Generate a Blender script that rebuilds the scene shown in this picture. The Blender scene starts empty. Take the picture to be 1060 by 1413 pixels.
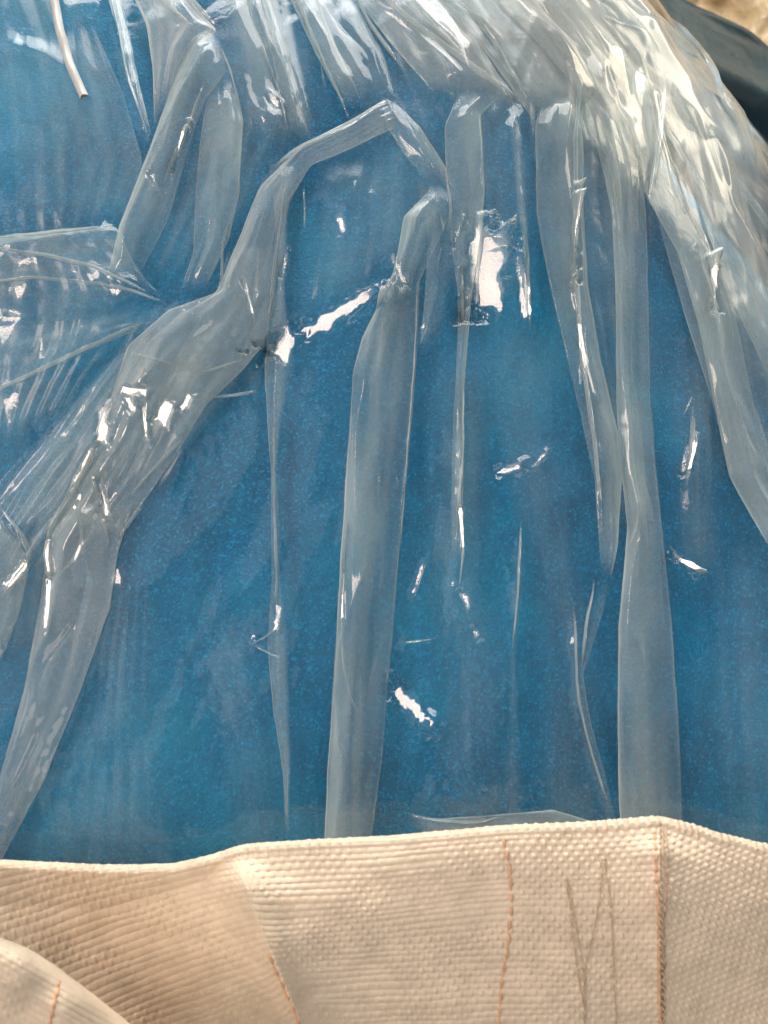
import bpy, math
import numpy as np
from mathutils import Vector

RNG = np.random.RandomState(7)
scn = bpy.context.scene
R = math.radians

# ------------------------------------------------------------------ camera
CAM = np.array([0.0, -0.26, 0.31]); PITCH = R(-30.0); VFOV = R(60.0)
cd = bpy.data.cameras.new("camera"); cam = bpy.data.objects.new("camera", cd)
scn.collection.objects.link(cam); scn.camera = cam
cam.location = CAM; cam.rotation_euler = (R(90) + PITCH, 0, 0)
cd.sensor_fit = 'VERTICAL'; cd.angle = VFOV; cd.clip_start = 0.01; cd.clip_end = 50
cd.dof.use_dof = True; cd.dof.focus_distance = 0.47; cd.dof.aperture_fstop = 9.0

# ------------------------------------------------------------------ world and lamps (an indoor store: dim grey surroundings, ceiling lamps, added fills)
w = bpy.data.worlds.new("World"); scn.world = w; w.use_nodes = True
bg = w.node_tree.nodes["Background"]; bg.inputs[0].default_value = (0.60, 0.66, 0.70, 1); bg.inputs[1].default_value = 0.26

def lamp(name, loc, target, size, sy, power, col):
    l = bpy.data.lights.new(name, 'AREA'); l.shape = 'RECTANGLE'; l.size = size; l.size_y = sy
    l.energy = power; l.color = col
    o = bpy.data.objects.new(name, l); scn.collection.objects.link(o); o.location = loc
    o.rotation_euler = (Vector(target) - Vector(loc)).to_track_quat('-Z', 'Y').to_euler()
    return o
LAMP_A = np.array([-0.95, -0.48, 0.98])
la = lamp("ceiling_tube_lamp", LAMP_A, (0.03, 0.2, 0.15), 0.24, 0.60, 6.8, (1.0, 0.77, 0.61))
la.rotation_euler = (R(-18), R(-44), 0)                     # a long fitting that runs front to back
lamp("ceiling_lamp_right", (1.25, 0.85, 1.15), (0.20, 0.35, 0.25), 0.70, 0.40, 4.5, (1.0, 0.85, 0.64))
lamp("ceiling_panel", (0.05, 0.80, 1.60), (0.0, 0.2, 0.1), 1.4, 1.0, 26.0, (1.0, 0.96, 0.90))
lamp("front_fill", (0.35, -1.30, -0.20), (0.0, 0.0, -0.05), 1.4, 0.6, 4.2, (1.0, 0.88, 0.76))  # unseen low fill lamp, added to brighten the bag front
lamp("left_fill", (-1.45, -0.70, 0.95), (0, 0.15, 0.05), 2.6, 2.3, 8.0, (0.95, 0.98, 1.0))  # large soft fill lamp added on the left, stands for no real opening

scn.view_settings.view_transform = 'Standard'; scn.view_settings.look = 'None'
scn.view_settings.gamma = 1.0; scn.view_settings.exposure = 0.60
scn.view_settings.use_curve_mapping = False
scn.render.engine = 'CYCLES'
cy = scn.cycles
cy.max_bounces = 8; cy.transparent_max_bounces = 40; cy.diffuse_bounces = 2; cy.glossy_bounces = 2
cy.use_denoising = True; cy.use_adaptive_sampling = True; cy.adaptive_threshold = 0.035; cy.adaptive_min_samples = 24; cy.sample_clamp_indirect = 4.0; cy.caustics_reflective = False; cy.caustics_refractive = False

# ------------------------------------------------------------------ numeric helpers
TV = math.tan(VFOV / 2); TH = TV * 0.75
FWD = np.array([0, math.cos(PITCH), math.sin(PITCH)]); UPV = np.array([0, -math.sin(PITCH), math.cos(PITCH)])
RIGHT = np.array([1.0, 0, 0])

def rays(px, py):
    px = np.asarray(px, float); py = np.asarray(py, float)
    a = (px - 530.0) / 530.0 * TH; b = (706.5 - py) / 706.5 * TV
    d = FWD + a[..., None] * RIGHT + b[..., None] * UPV
    return d / np.linalg.norm(d, axis=-1, keepdims=True)

def project(P):
    v = P - CAM
    f = np.maximum(v @ FWD, 0.02)
    return 530.0 + 530.0 * (v @ RIGHT) / f / TH, 706.5 - 706.5 * (v @ UPV) / f / TV

_perm = RNG.permutation(512); _ang = RNG.rand(512) * 2 * np.pi
def perlin(x, y, seed=0):
    x = np.asarray(x, float) + seed * 37.17; y = np.asarray(y, float) + seed * 11.73
    xi = np.floor(x).astype(int); yi = np.floor(y).astype(int); xf = x - xi; yf = y - yi
    def g(ix, iy, fx, fy):
        h = _ang[_perm[(_perm[ix & 511] + iy) & 511]]
        return np.cos(h) * fx + np.sin(h) * fy
    u = xf ** 3 * (xf * (xf * 6 - 15) + 10); v = yf ** 3 * (yf * (yf * 6 - 15) + 10)
    a = g(xi, yi, xf, yf); b = g(xi + 1, yi, xf - 1, yf); c = g(xi, yi + 1, xf, yf - 1); d = g(xi + 1, yi + 1, xf - 1, yf - 1)
    return ((a + u * (b - a)) * (1 - v) + (c + u * (d - c)) * v) * 1.5
def fbm(x, y, o=4, seed=0):
    s = 0; a = 1.0
    for i in range(o):
        s = s + a * perlin(x * 2 ** i, y * 2 ** i, seed + i); a *= 0.5
    return s
def sm(x, a, b):
    t = np.clip((np.asarray(x, float) - a) / (b - a), 0, 1); return t * t * (3 - 2 * t)
def tri(x):
    f = x - np.floor(x); return 1 - np.abs(2 * f - 1)      # 0..1 triangle wave: straight flanks, sharp crease

# smooth heap that carries film and powder; y runs away from the rim, z up
def crest(x):
    return 0.42 - 0.02 * np.logaddexp(0, (x - 0.078) / 0.02)
def href(x, y):
    t = y / 0.50
    return -0.035 + (crest(x) + 0.035) * np.sin(np.clip(t, -0.3, 1.95) * np.pi / 2) - 0.014 * np.exp(-np.clip(y, 0, 1) / 0.010)
def hpow(x, y):
    g = 0.005 + 0.075 * sm(x + 0.55 * (y - 0.3), 0.06, 0.26) * sm(y, 0.14, 0.36)
    return href(x, y) - g
def nref(x, y, f=href):
    e = 1e-3
    n = np.stack([-(f(x + e, y) - f(x - e, y)) / (2 * e), -(f(x, y + e) - f(x, y - e)) / (2 * e), np.ones_like(x)], -1)
    return n / np.linalg.norm(n, axis=-1, keepdims=True)
def at(px, py, f=href):
    """points of the heap seen at photo positions (nearest approach of the sight line where it passes the crest)"""
    d = rays(px, py); sh = d.shape[:-1]; d = d.reshape(-1, 3)
    ts = np.linspace(0.22, 1.15, 150); best = np.full(len(d), 1e9); tb = np.zeros(len(d)); hit = np.zeros(len(d), bool)
    prev = None
    for t in ts:
        P = CAM + d * t; g = P[:, 2] - f(P[:, 0], P[:, 1])
        if prev is not None:
            cross = (~hit) & (g <= 0) & (prev > 0)
            fr = prev[cross] / (prev[cross] - g[cross] + 1e-12)
            tb[cross] = t - (ts[1] - ts[0]) * (1 - fr); hit |= cross
        m = (~hit) & (np.abs(g) < best); best[m] = np.abs(g)[m]; tb[m] = t
        prev = g
    return (CAM + d * tb[:, None]).reshape(sh + (3,))

def grid_mesh(name, P, mat, parent=None, wrap=False, smooth=True):
    n, m = P.shape[:2]
    me = bpy.data.meshes.new(name)
    i, j = np.meshgrid(np.arange(n - 1), np.arange(m if wrap else m - 1), indexing='ij')
    j2 = (j + 1) % m
    F = np.stack([i * m + j, i * m + j2, (i + 1) * m + j2, (i + 1) * m + j], -1).reshape(-1, 4)
    me.vertices.add(n * m); me.vertices.foreach_set("co", P.reshape(-1).astype(np.float32))
    me.loops.add(F.size); me.loops.foreach_set("vertex_index", F.reshape(-1).astype(np.int32))
    me.polygons.add(len(F)); me.polygons.foreach_set("loop_start", np.arange(0, F.size, 4, dtype=np.int32))
    me.polygons.foreach_set("use_smooth", np.full(len(F), smooth))
    me.update(calc_edges=True); me.validate()
    o = bpy.data.objects.new(name, me); scn.collection.objects.link(o)
    me.materials.append(mat)
    if parent: o.parent = parent
    return o
def tag(o, label=None, cat=None, group=None, kind=None):
    for k, v in (("label", label), ("category", cat), ("group", group), ("kind", kind)):
        if v: o[k] = v
    return o
def empty(name, loc=(0, 0, 0)):
    o = bpy.data.objects.new(name, None); o.empty_display_size = 0.02; scn.collection.objects.link(o); o.location = loc
    return o
def poly_resample(pts, n, soft=2):
    pts = np.array(pts, float); seg = np.linalg.norm(np.diff(pts[:, :2], axis=0), axis=1); s = np.concatenate([[0], np.cumsum(seg)])
    u = np.linspace(0, s[-1], n)
    out = np.stack([np.interp(u, s, pts[:, k]) for k in range(pts.shape[1])], -1)
    for _ in range(soft):
        o2 = out.copy(); o2[1:-1] = (out[:-2] + 2 * out[1:-1] + out[2:]) / 4; out = o2
    return out, u
def dist_poly(px, py, pts):
    """distance to a polyline, signed side, and position 0..1 along it"""
    pts = np.array(pts, float); best = np.full(px.shape, 1e9); side = np.zeros(px.shape); pos = np.zeros(px.shape)
    L = np.linalg.norm(np.diff(pts, axis=0), axis=1); cum = np.concatenate([[0], np.cumsum(L)])
    for k in range(len(pts) - 1):
        a, b = pts[k], pts[k + 1]; d = b - a
        t = np.clip(((px - a[0]) * d[0] + (py - a[1]) * d[1]) / (L[k] ** 2 + 1e-9), 0, 1)
        ex = px - a[0] - t * d[0]; ey = py - a[1] - t * d[1]; r = np.hypot(ex, ey)
        m = r < best; best[m] = r[m]; side[m] = np.sign(d[0] * ey - d[1] * ex)[m]; pos[m] = ((cum[k] + t * L[k]) / cum[-1])[m]
    return best, side, pos

# ------------------------------------------------------------------ materials
class NT:
    def __init__(s, name):
        s.m = bpy.data.materials.new(name); s.m.use_nodes = True; s.t = s.m.node_tree; s.t.nodes.clear()
        s.out = s.n('ShaderNodeOutputMaterial')
    def n(s, typ, **kw):
        nd = s.t.nodes.new(typ)
        for k, v in kw.items(): setattr(nd, k, v)
        return nd
    def l(s, a, b): s.t.links.new(a, b)
    def set(s, nd, **kw):
        for k, v in kw.items(): nd.inputs[k].default_value = v
        return nd
    def math(s, op, a, b=None):
        nd = s.n('ShaderNodeMath', operation=op)
        for i, v in enumerate((a, b)):
            if v is None: continue
            if isinstance(v, (int, float)): nd.inputs[i].default_value = v
            else: s.l(v, nd.inputs[i])
        return nd.outputs[0]
    def noise(s, scale, detail=3, rough=0.55, co=None, dist=0.0):
        nd = s.n('ShaderNodeTexNoise'); nd.inputs['Scale'].default_value = scale; nd.inputs['Detail'].default_value = detail
        nd.inputs['Roughness'].default_value = rough; nd.inputs['Distortion'].default_value = dist
        if co is None: co = s.co()
        s.l(co, nd.inputs['Vector']); return nd.outputs['Fac']
    def co(s):
        if not hasattr(s, '_co'): s._co = s.n('ShaderNodeTexCoord').outputs['Object']
        return s._co
    def ramp(s, f, stops):
        nd = s.n('ShaderNodeValToRGB'); e = nd.color_ramp.elements
        while len(e) < len(stops): e.new(0.5)
        for k, (p, c) in enumerate(stops):
            e[k].position = p; e[k].color = tuple(c) + (1,) if len(c) == 3 else c
        s.l(f, nd.inputs[0]); return nd.outputs[0]
    def bump(s, h, strength, dist, nrm=None):
        nd = s.n('ShaderNodeBump'); nd.inputs['Strength'].default_value = strength; nd.inputs['Distance'].default_value = dist
        s.l(h, nd.inputs['Height'])
        if nrm is not None: s.l(nrm, nd.inputs['Normal'])
        return nd.outputs[0]

def film_material(name, milk, tint=(0.86, 0.90, 0.86), rough=0.09, f0=0.055, crease=0.05):
    """thin polyethylene: clear sheet, faint milkiness, both-face mirror gloss"""
    t = NT(name)
    geo = t.n('ShaderNodeNewGeometry')
    nrm = geo.outputs['Normal']
    if crease:
        cn = t.noise(42.0, 3, 0.55)
        cr = t.math('POWER', t.math('ABSOLUTE', t.math('SUBTRACT', cn, 0.5)), 0.75)      # sharp random creases
        nrm = t.bump(cr, crease, 0.006)
    dotp = t.n('ShaderNodeVectorMath', operation='DOT_PRODUCT'); t.l(geo.outputs['Incoming'], dotp.inputs[0]); t.l(nrm, dotp.inputs[1])
    c = t.math('ABSOLUTE', dotp.outputs['Value'])
    one = t.math('SUBTRACT', 1.0, c)
    fres = t.math('ADD', f0, t.math('MULTIPLY', t.math('POWER', one, 4.0), 0.85))
    # the milkiness builds up with the length of film the sight line crosses
    cl = t.math('MAXIMUM', c, 0.16)
    milk_n = t.math('MINIMUM', t.math('DIVIDE', milk, cl), 0.8)
    va = t.n('ShaderNodeAttribute'); va.attribute_name = 'layer'; lay = va.outputs['Fac']    # 0 where a pleat runs out into the sheet below
    milk_n = t.math('MULTIPLY', milk_n, lay); fres = t.math('MULTIPLY', fres, t.math('MINIMUM', t.math('MULTIPLY', lay, 4.0), 1.0))
    trc = t.n('ShaderNodeMix', data_type='RGBA'); t.l(t.math('MINIMUM', lay, 1.0), trc.inputs[0]); trc.inputs[6].default_value = (1, 1, 1, 1); trc.inputs[7].default_value = (0.965, 0.985, 0.985, 1)
    tr = t.n('ShaderNodeBsdfTransparent'); t.l(trc.outputs[2], tr.inputs[0])
    df = t.n('ShaderNodeBsdfDiffuse'); df.inputs[0].default_value = tint + (1,); t.l(nrm, df.inputs['Normal'])
    tl = t.n('ShaderNodeBsdfTranslucent'); tl.inputs[0].default_value = tint + (1,); t.l(nrm, tl.inputs['Normal'])
    sc = t.n('ShaderNodeMixShader'); sc.inputs[0].default_value = 0.42; t.l(df.outputs[0], sc.inputs[1]); t.l(tl.outputs[0], sc.inputs[2])
    body = t.n('ShaderNodeMixShader'); t.l(milk_n, body.inputs[0]); t.l(tr.outputs[0], body.inputs[1]); t.l(sc.outputs[0], body.inputs[2])
    gl = t.n('ShaderNodeBsdfGlossy'); gl.inputs['Roughness'].default_value = rough; t.l(nrm, gl.inputs['Normal'])
    mx = t.n('ShaderNodeMixShader'); t.l(fres, mx.inputs[0]); t.l(body.outputs[0], mx.inputs[1]); t.l(gl.outputs[0], mx.inputs[2])
    t.l(mx.outputs[0], t.out.inputs[0])
    return t.m
M_FILM = film_material("clear_film", 0.017)
M_FOLD = film_material("folded_film", 0.165, tint=(0.86, 0.95, 0.92), f0=0.030, crease=0)
M_VEIL = film_material("thin_veil_film", 0.118, tint=(0.80, 0.92, 0.92), f0=0.016, rough=0.2, crease=0)
M_GATHER = film_material("gathered_film", 0.19, tint=(0.92, 0.91, 0.86), rough=0.08, f0=0.028, crease=0)

M_CRUMPLE = film_material("crumpled_film", 0.165, tint=(0.90, 0.94, 0.92), rough=0.07, f0=0.065, crease=0.04)
M_CREASE = film_material("pinched_film", 0.26, tint=(0.86, 0.94, 0.93), rough=0.10, f0=0.15, crease=0)  # crease highlights painted as pale lines through extra milkiness

def powder_material():
    t = NT("blue_powder")
    big = t.noise(8.0, 5, 0.66); grain = t.noise(900.0, 3, 0.7)
    clump = t.noise(420.0, 4, 0.65)
    v = t.n('ShaderNodeTexVoronoi'); v.inputs['Scale'].default_value = 1000.0; t.l(t.co(), v.inputs['Vector'])
    col = t.ramp(big, [(0.25, (0.0002, 0.084, 0.188)), (0.5, (0.0002, 0.160, 0.330)), (0.75, (0.0006, 0.265, 0.45))])
    sp = t.ramp(v.outputs['Color'], [(0.45, (0, 0, 0)), (0.72, (0.6, 0.6, 0.6)), (0.86, (2.2, 2.2, 2.2))])  # crystal sparkle painted in as brighter grain cells
    mixc = t.n('ShaderNodeMix', data_type='RGBA', blend_type='MIX')
    t.l(t.math('MULTIPLY', sp, 0.38), mixc.inputs[0]); t.l(col, mixc.inputs[6]); mixc.inputs[7].default_value = (0.004, 0.27, 0.54, 1)
    dk = t.n('ShaderNodeMix', data_type='RGBA', blend_type='MULTIPLY'); dk.inputs[0].default_value = 0.40
    t.l(mixc.outputs[2], dk.inputs[6]); t.l(t.ramp(clump, [(0.3, (0.45,) * 3), (0.7, (1.35,) * 3)]), dk.inputs[7])
    b = t.n('ShaderNodeBsdfPrincipled'); t.l(dk.outputs[2], b.inputs['Base Color'])
    b.inputs['Roughness'].default_value = 0.62; b.inputs['Specular IOR Level'].default_value = 0.35
    nrm = t.bump(clump, 0.2, 0.0010); nrm = t.bump(v.outputs['Distance'], 0.45, 0.0010, nrm); nrm = t.bump(grain, 0.5, 0.0006, nrm)
    t.l(nrm, b.inputs['Normal']); t.l(b.outputs[0], t.out.inputs[0])
    return t.m
M_POWDER = powder_material()

def simple(name, col, rough=0.5, var=0.15, scale=60.0, bump=0.2, bdist=0.001, spec=0.4, trans=0.0):
    t = NT(name)
    f = t.noise(scale, 4, 0.6)
    lo = tuple(c * (1 - var) for c in col); hi = tuple(min(1, c * (1 + var)) for c in col)
    b = t.n('ShaderNodeBsdfPrincipled'); t.l(t.ramp(f, [(0.3, lo), (0.7, hi)]), b.inputs['Base Color'])
    b.inputs['Roughness'].default_value = rough; b.inputs['Specular IOR Level'].default_value = spec
    b.inputs['Transmission Weight'].default_value = trans
    t.l(t.bump(t.noise(scale * 4, 3), bump, bdist), b.inputs['Normal']); t.l(b.outputs[0], t.out.inputs[0])
    return t.m
M_WEAVE = simple("woven_polypropylene", (0.78, 0.63, 0.48), 0.42, 0.12, 90.0, 0.25, 0.0004, 0.45)
M_ORANGE = simple("orange_yarn", (0.74, 0.42, 0.24), 0.5, 0.2, 200.0)
M_THREAD = simple("brown_thread", (0.60, 0.45, 0.32), 0.6, 0.25, 300.0)
M_STRIP = simple("pale_strip", (0.55, 0.54, 0.52), 0.25, 0.12, 120.0, 0.3, 0.001, 0.5)
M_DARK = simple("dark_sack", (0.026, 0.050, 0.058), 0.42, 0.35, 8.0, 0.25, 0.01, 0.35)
M_CREAM = simple("cream_film", (0.62, 0.46, 0.27), 0.30, 0.2, 12.0, 0.5, 0.01, 0.5)
M_FLOOR = simple("concrete", (0.12, 0.12, 0.115), 0.8, 0.2, 6.0)

# ------------------------------------------------------------------ setting
fl = grid_mesh("floor", np.array([[[x, y, -0.75] for y in (-3.0, 4.0)] for x in (-4.0, 4.0)]), M_FLOOR)
tag(fl, kind="structure")

# ------------------------------------------------------------------ powder heap
ny, nx = 420, 420
yy = np.linspace(0.0, 0.92, ny)[:, None] * np.ones((1, nx)); aa = np.linspace(-1, 1, nx)[None, :] * np.ones((ny, 1))
xx = aa * (0.40 + 0.42 * np.clip(yy, 0, 0.55))
zz = hpow(xx, yy)
Nn = nref(xx, yy, hpow)
d = 0.0035 * fbm(xx * 18, yy * 18, 4, 3) + 0.0004 * fbm(xx * 140, yy * 140, 3, 5)
PW = np.stack([xx, yy, zz], -1) + Nn * np.minimum(d, 0.003)[..., None]
tag(grid_mesh("blue_powder", PW, M_POWDER), "bright blue fine crystalline powder heaped inside the clear plastic liner", "powder", kind="stuff")

# ------------------------------------------------------------------ liner film
NECK = (860.0, -330.0)                 # the folds of the film run towards the gathered neck above the heap

CREASES = [  # (points in photo, height mm, width px) ridges and valleys pressed into the film
    ([(0, 545), (110, 495), (210, 450)], 2.2, 16), ([(0, 345), (130, 330), (168, 318)], 3.0, 14), ([(0, 352), (130, 373), (215, 410)], 2.0, 12),
    ([(0, 400), (150, 390), (240, 420)], 1.5, 14), ([(0, 460), (120, 450), (240, 424)], 1.5, 16), ([(10, 430), (55, 445)], 1.6, 8),
    ([(152, 0), (180, 110), (212, 200)], 2.5, 9), ([(420, 200), (470, 290), (540, 285)], 1.0, 18), ([(430, 270), (540, 280)], 1.2, 20),
    ([(700, 150), (715, 320), (725, 460)], 2.0, 14), ([(632, 590), (638, 700), (630, 800)], 3.0, 9), ([(630, 800), (650, 850), (655, 880)], 2.0, 12),
    ([(720, 700), (715, 800), (700, 900), (693, 1140)], 2.6, 22), ([(820, 790), (805, 850), (795, 920)], 1.8, 8),
    ([(788, 840), (795, 980), (815, 1050), (842, 1140)], 3.0, 10), ([(935, 550), (945, 620), (935, 715)], 2.4, 10), ([(915, 760), (935, 765), (965, 798)], 2.4, 8),
    ([(590, 770), (570, 830)], 1.4, 6), ([(553, 886), (605, 880)], 1.2, 5), ([(553, 886), (570, 915)], 1.2, 5), ([(610, 700), (640, 900), (660, 1130)], 1.8, 30),
    ([(170, 780), (180, 860), (175, 960)], 1.4, 26), ([(300, 900), (330, 1000)], 0.8, 40), ([(560, 1125), (600, 1090), (690, 1120)], 2.2, 16),
    ([(690, 1120), (740, 1110), (850, 1150)], 2.2, 14), ([(415, 1165), (450, 1155), (500, 1156)], 1.6, 8), ([(580, 480), (600, 420), (615, 370)], 1.6, 8),
    ([(575, 420), (590, 460)], 1.4, 6), ([(770, 680), (740, 705), (720, 720)], 1.2, 7), ([(676, 650), (700, 640), (745, 635)], 1.8, 8),
    ([(890, 480), (900, 600), (960, 640)], 1.0, 22), ([(0, 65), (60, 80), (105, 110)], 1.8, 10), ([(60, 240), (90, 320)], 1.3, 10),
    ([(0, 130), (60, 170), (120, 180)], 1.0, 24), ([(1000, 420), (1060, 500)], 1.6, 14), ([(700, 480), (720, 560), (690, 700)], 1.2, 26),
    ([(350, 886), (372, 890)], 2.0, 5), ([(350, 886), (372, 878)], 1.0, 4),
]
PATCHES = [  # flat tilted facets of the film that mirror the main lamp: (centre, half length, half width, angle deg)
    (668, 378, 62, 30, 96), (716, 400, 50, 8, 82), (452, 446, 98, 14, -24), (395, 478, 26, 15, -60), (566, 972, 46, 15, 43),
    (700, 650, 24, 9, -10), (738, 640, 20, 7, -40), (472, 318, 13, 8, 70), (940, 632, 26, 6, 95), (936, 690, 16, 5, 80), (640, 828, 14, 8, 60), (655, 872, 10, 6, 60), (634, 730, 40, 3, 88),
    (185, 560, 24, 8, 60), (232, 575, 18, 12, -60), (148, 592, 30, 11, 85), (192, 546, 22, 7, 10), (206, 590, 26, 4, 80), (262, 560, 16, 6, -50), (120, 650, 34, 5, -62), (150, 690, 30, 5, 75),
    (74, 830, 44, 6, 92), (75, 770, 26, 6, 80), (30, 795, 30, 6, -52), (25, 735, 26, 4, 50), (222, 268, 20, 5, 60), (252, 215, 34, 3, -70), (548, 378, 24, 6, 65), (800, 500, 60, 4, 78), (788, 330, 60, 3, 90),
    (968, 400, 40, 5, 80), (940, 780, 24, 5, 42), (380, 150, 12, 7, 40), (385, 850, 22, 4, 95), (630, 330, 20, 3, -70), (395, 370, 20, 4, -70), (345, 420, 28, 3, 75), (475, 820, 40, 2.5, 92),
]
def film_relief(px, py, P, n0, amp=1.0):
    dx = px - NECK[0]; dy = py - NECK[1]
    th = np.arctan2(dx, dy); r = np.hypot(dx, dy)
    dd = 2.2 * fbm(th * 7.0, r / 420.0, 3, 11)                                             # broad sags between the folds
    wv = th * 13.0 + 0.55 * fbm(px / 170.0, py / 330.0, 3, 17)
    up = 0.25 + 0.9 * (1 - sm(py, 150, 800))
    dd += up * 1.7 * (tri(wv) - 0.5) * sm(perlin(th * 5, r / 300.0, 23), -0.25, 0.5)        # long pleats towards the neck
    wv2 = th * 34.0 + 0.9 * fbm(px / 90.0, py / 240.0, 3, 31)
    dd += up * 0.3 * (tri(wv2) - 0.5) * sm(perlin(px / 130.0, py / 190.0, 29), -0.05, 0.5)
    c1 = tri(px / 85 + py / 130 + 1.1 * fbm(px / 160, py / 160, 3, 41)); c2 = tri(px / 120 - py / 75 + 1.1 * fbm(px / 140, py / 140, 3, 43))
    dd += 0.6 * np.minimum(c1, c2) * sm(perlin(px / 110, py / 110, 47), 0.0, 0.6)             # crumple
    dd += 0.18 * np.minimum(tri(px / 31 + py / 60 + fbm(px / 60, py / 60, 2, 51)), tri(px / 45 - py / 29 + fbm(px / 50, py / 50, 2, 53))) * sm(perlin(px / 70, py / 70, 59), 0.1, 0.6)
    dd *= 1 - 0.80 * np.maximum(sm(px, 690, 800) * (1 - sm(py, 420, 620)), 1 - sm(py, 90, 260))
    for pts, h, wd in CREASES:
        x0, y0 = np.min(pts, 0) - 5 * wd; x1, y1 = np.max(pts, 0) + 5 * wd
        m = (px > x0) & (px < x1) & (py > y0) & (py < y1)
        if not m.any(): continue
        ds, side, pos = dist_poly(px[m], py[m], pts)
        ds = ds + 0.18 * wd * perlin(px[m] / 14, py[m] / 14, 61)
        dd[m] += h * np.exp(-np.abs(ds) / wd) * sm(np.minimum(pos, 1 - pos) + 0.06, 0, 0.25)
    return dd * amp / 1000.0

_PC = {}
def facets(px, py, P, dd):
    """press the flat lamp-catching facets into a relief given in metres"""
    dd = dd * 1000.0
    for (cx, cyy, hl, hw, ang) in PATCHES:
        m = (np.abs(px - cx) < hl * 1.8 + 12) & (np.abs(py - cyy) < hl * 1.8 + 12)
        if not m.any(): continue
        if (cx, cyy) not in _PC: _PC[(cx, cyy)] = at(np.array([cx]), np.array([cyy]))[0]
        P0 = _PC[(cx, cyy)]
        m &= np.linalg.norm(P - P0, axis=-1) < 0.09
        if not m.any(): continue
        c, s = math.cos(R(ang)), math.sin(R(ang))
        qx = px[m] - cx; qy = py[m] - cyy
        jag = 0.30 * fbm(px[m] / 15, py[m] / 15, 3, 67)
        e = np.maximum(np.abs(qx * c + qy * s) / hl, np.abs(-qx * s + qy * c) / hw) + jag
        k = 1 - sm(e, 0.80, 1.12)
        n = nref(P0[0:1], P0[1:2])[0]
        v = CAM - P0; v /= np.linalg.norm(v); l = LAMP_A - P0; l /= np.linalg.norm(l)
        hv = v + l; hv /= np.linalg.norm(hv)
        g = -(hv / (hv @ n) - n)
        dl = (P[m] - P0) @ g * 1000.0 + np.median(dd[m]) + 0.05 * fbm(px[m] / 20, py[m] / 20, 2, 71)
        dd[m] = dd[m] * (1 - k) + dl * k
    return dd / 1000.0

liner = empty("plastic_liner", (0, 0.25, 0.1))
tag(liner, "clear crumpled polyethylene liner gathered in long folds over the blue powder", "plastic liner")
LI = liner.location
def liner_mesh(name, P, mat, wrap=False, label=None, layer=None):
    o = grid_mesh(name, P - np.array(LI), mat, liner, wrap)
    at_ = o.data.attributes.new("layer", 'FLOAT', 'POINT')
    at_.data.foreach_set("value", (np.ones(P.shape[:2]) if layer is None else layer).reshape(-1).astype(np.float32))
    if label: o["label"] = label
    return o

ny, nx = 640, 560
ty = np.linspace(0, 1, ny); ys = np.where(ty < 0.86, -0.008 + ty / 0.86 * 0.55, 0.542 + (ty - 0.86) / 0.14 * 0.38)
yy = ys[:, None] * np.ones((1, nx)); aa = np.linspace(-1, 1, nx)[None, :]
xx = aa * (0.245 + 0.62 * np.clip(yy, 0, 0.5))
P0 = np.stack([xx, yy, href(xx, yy)], -1); Nn = nref(xx, yy)
px, py = project(P0)
dxn = px - NECK[0]; dyn = py - NECK[1]
cloud = np.clip(0.75 + 0.75 * fbm(np.arctan2(dxn, dyn) * 14, np.hypot(dxn, dyn) / 190.0, 4, 151) + 0.35 * fbm(px / 30, py / 30, 3, 153), 0.15, 2.2)
liner_mesh("film", P0 + Nn * (0.0035 + facets(px, py, P0, film_relief(px, py, P0, Nn)))[..., None], M_FILM, layer=cloud)

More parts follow.
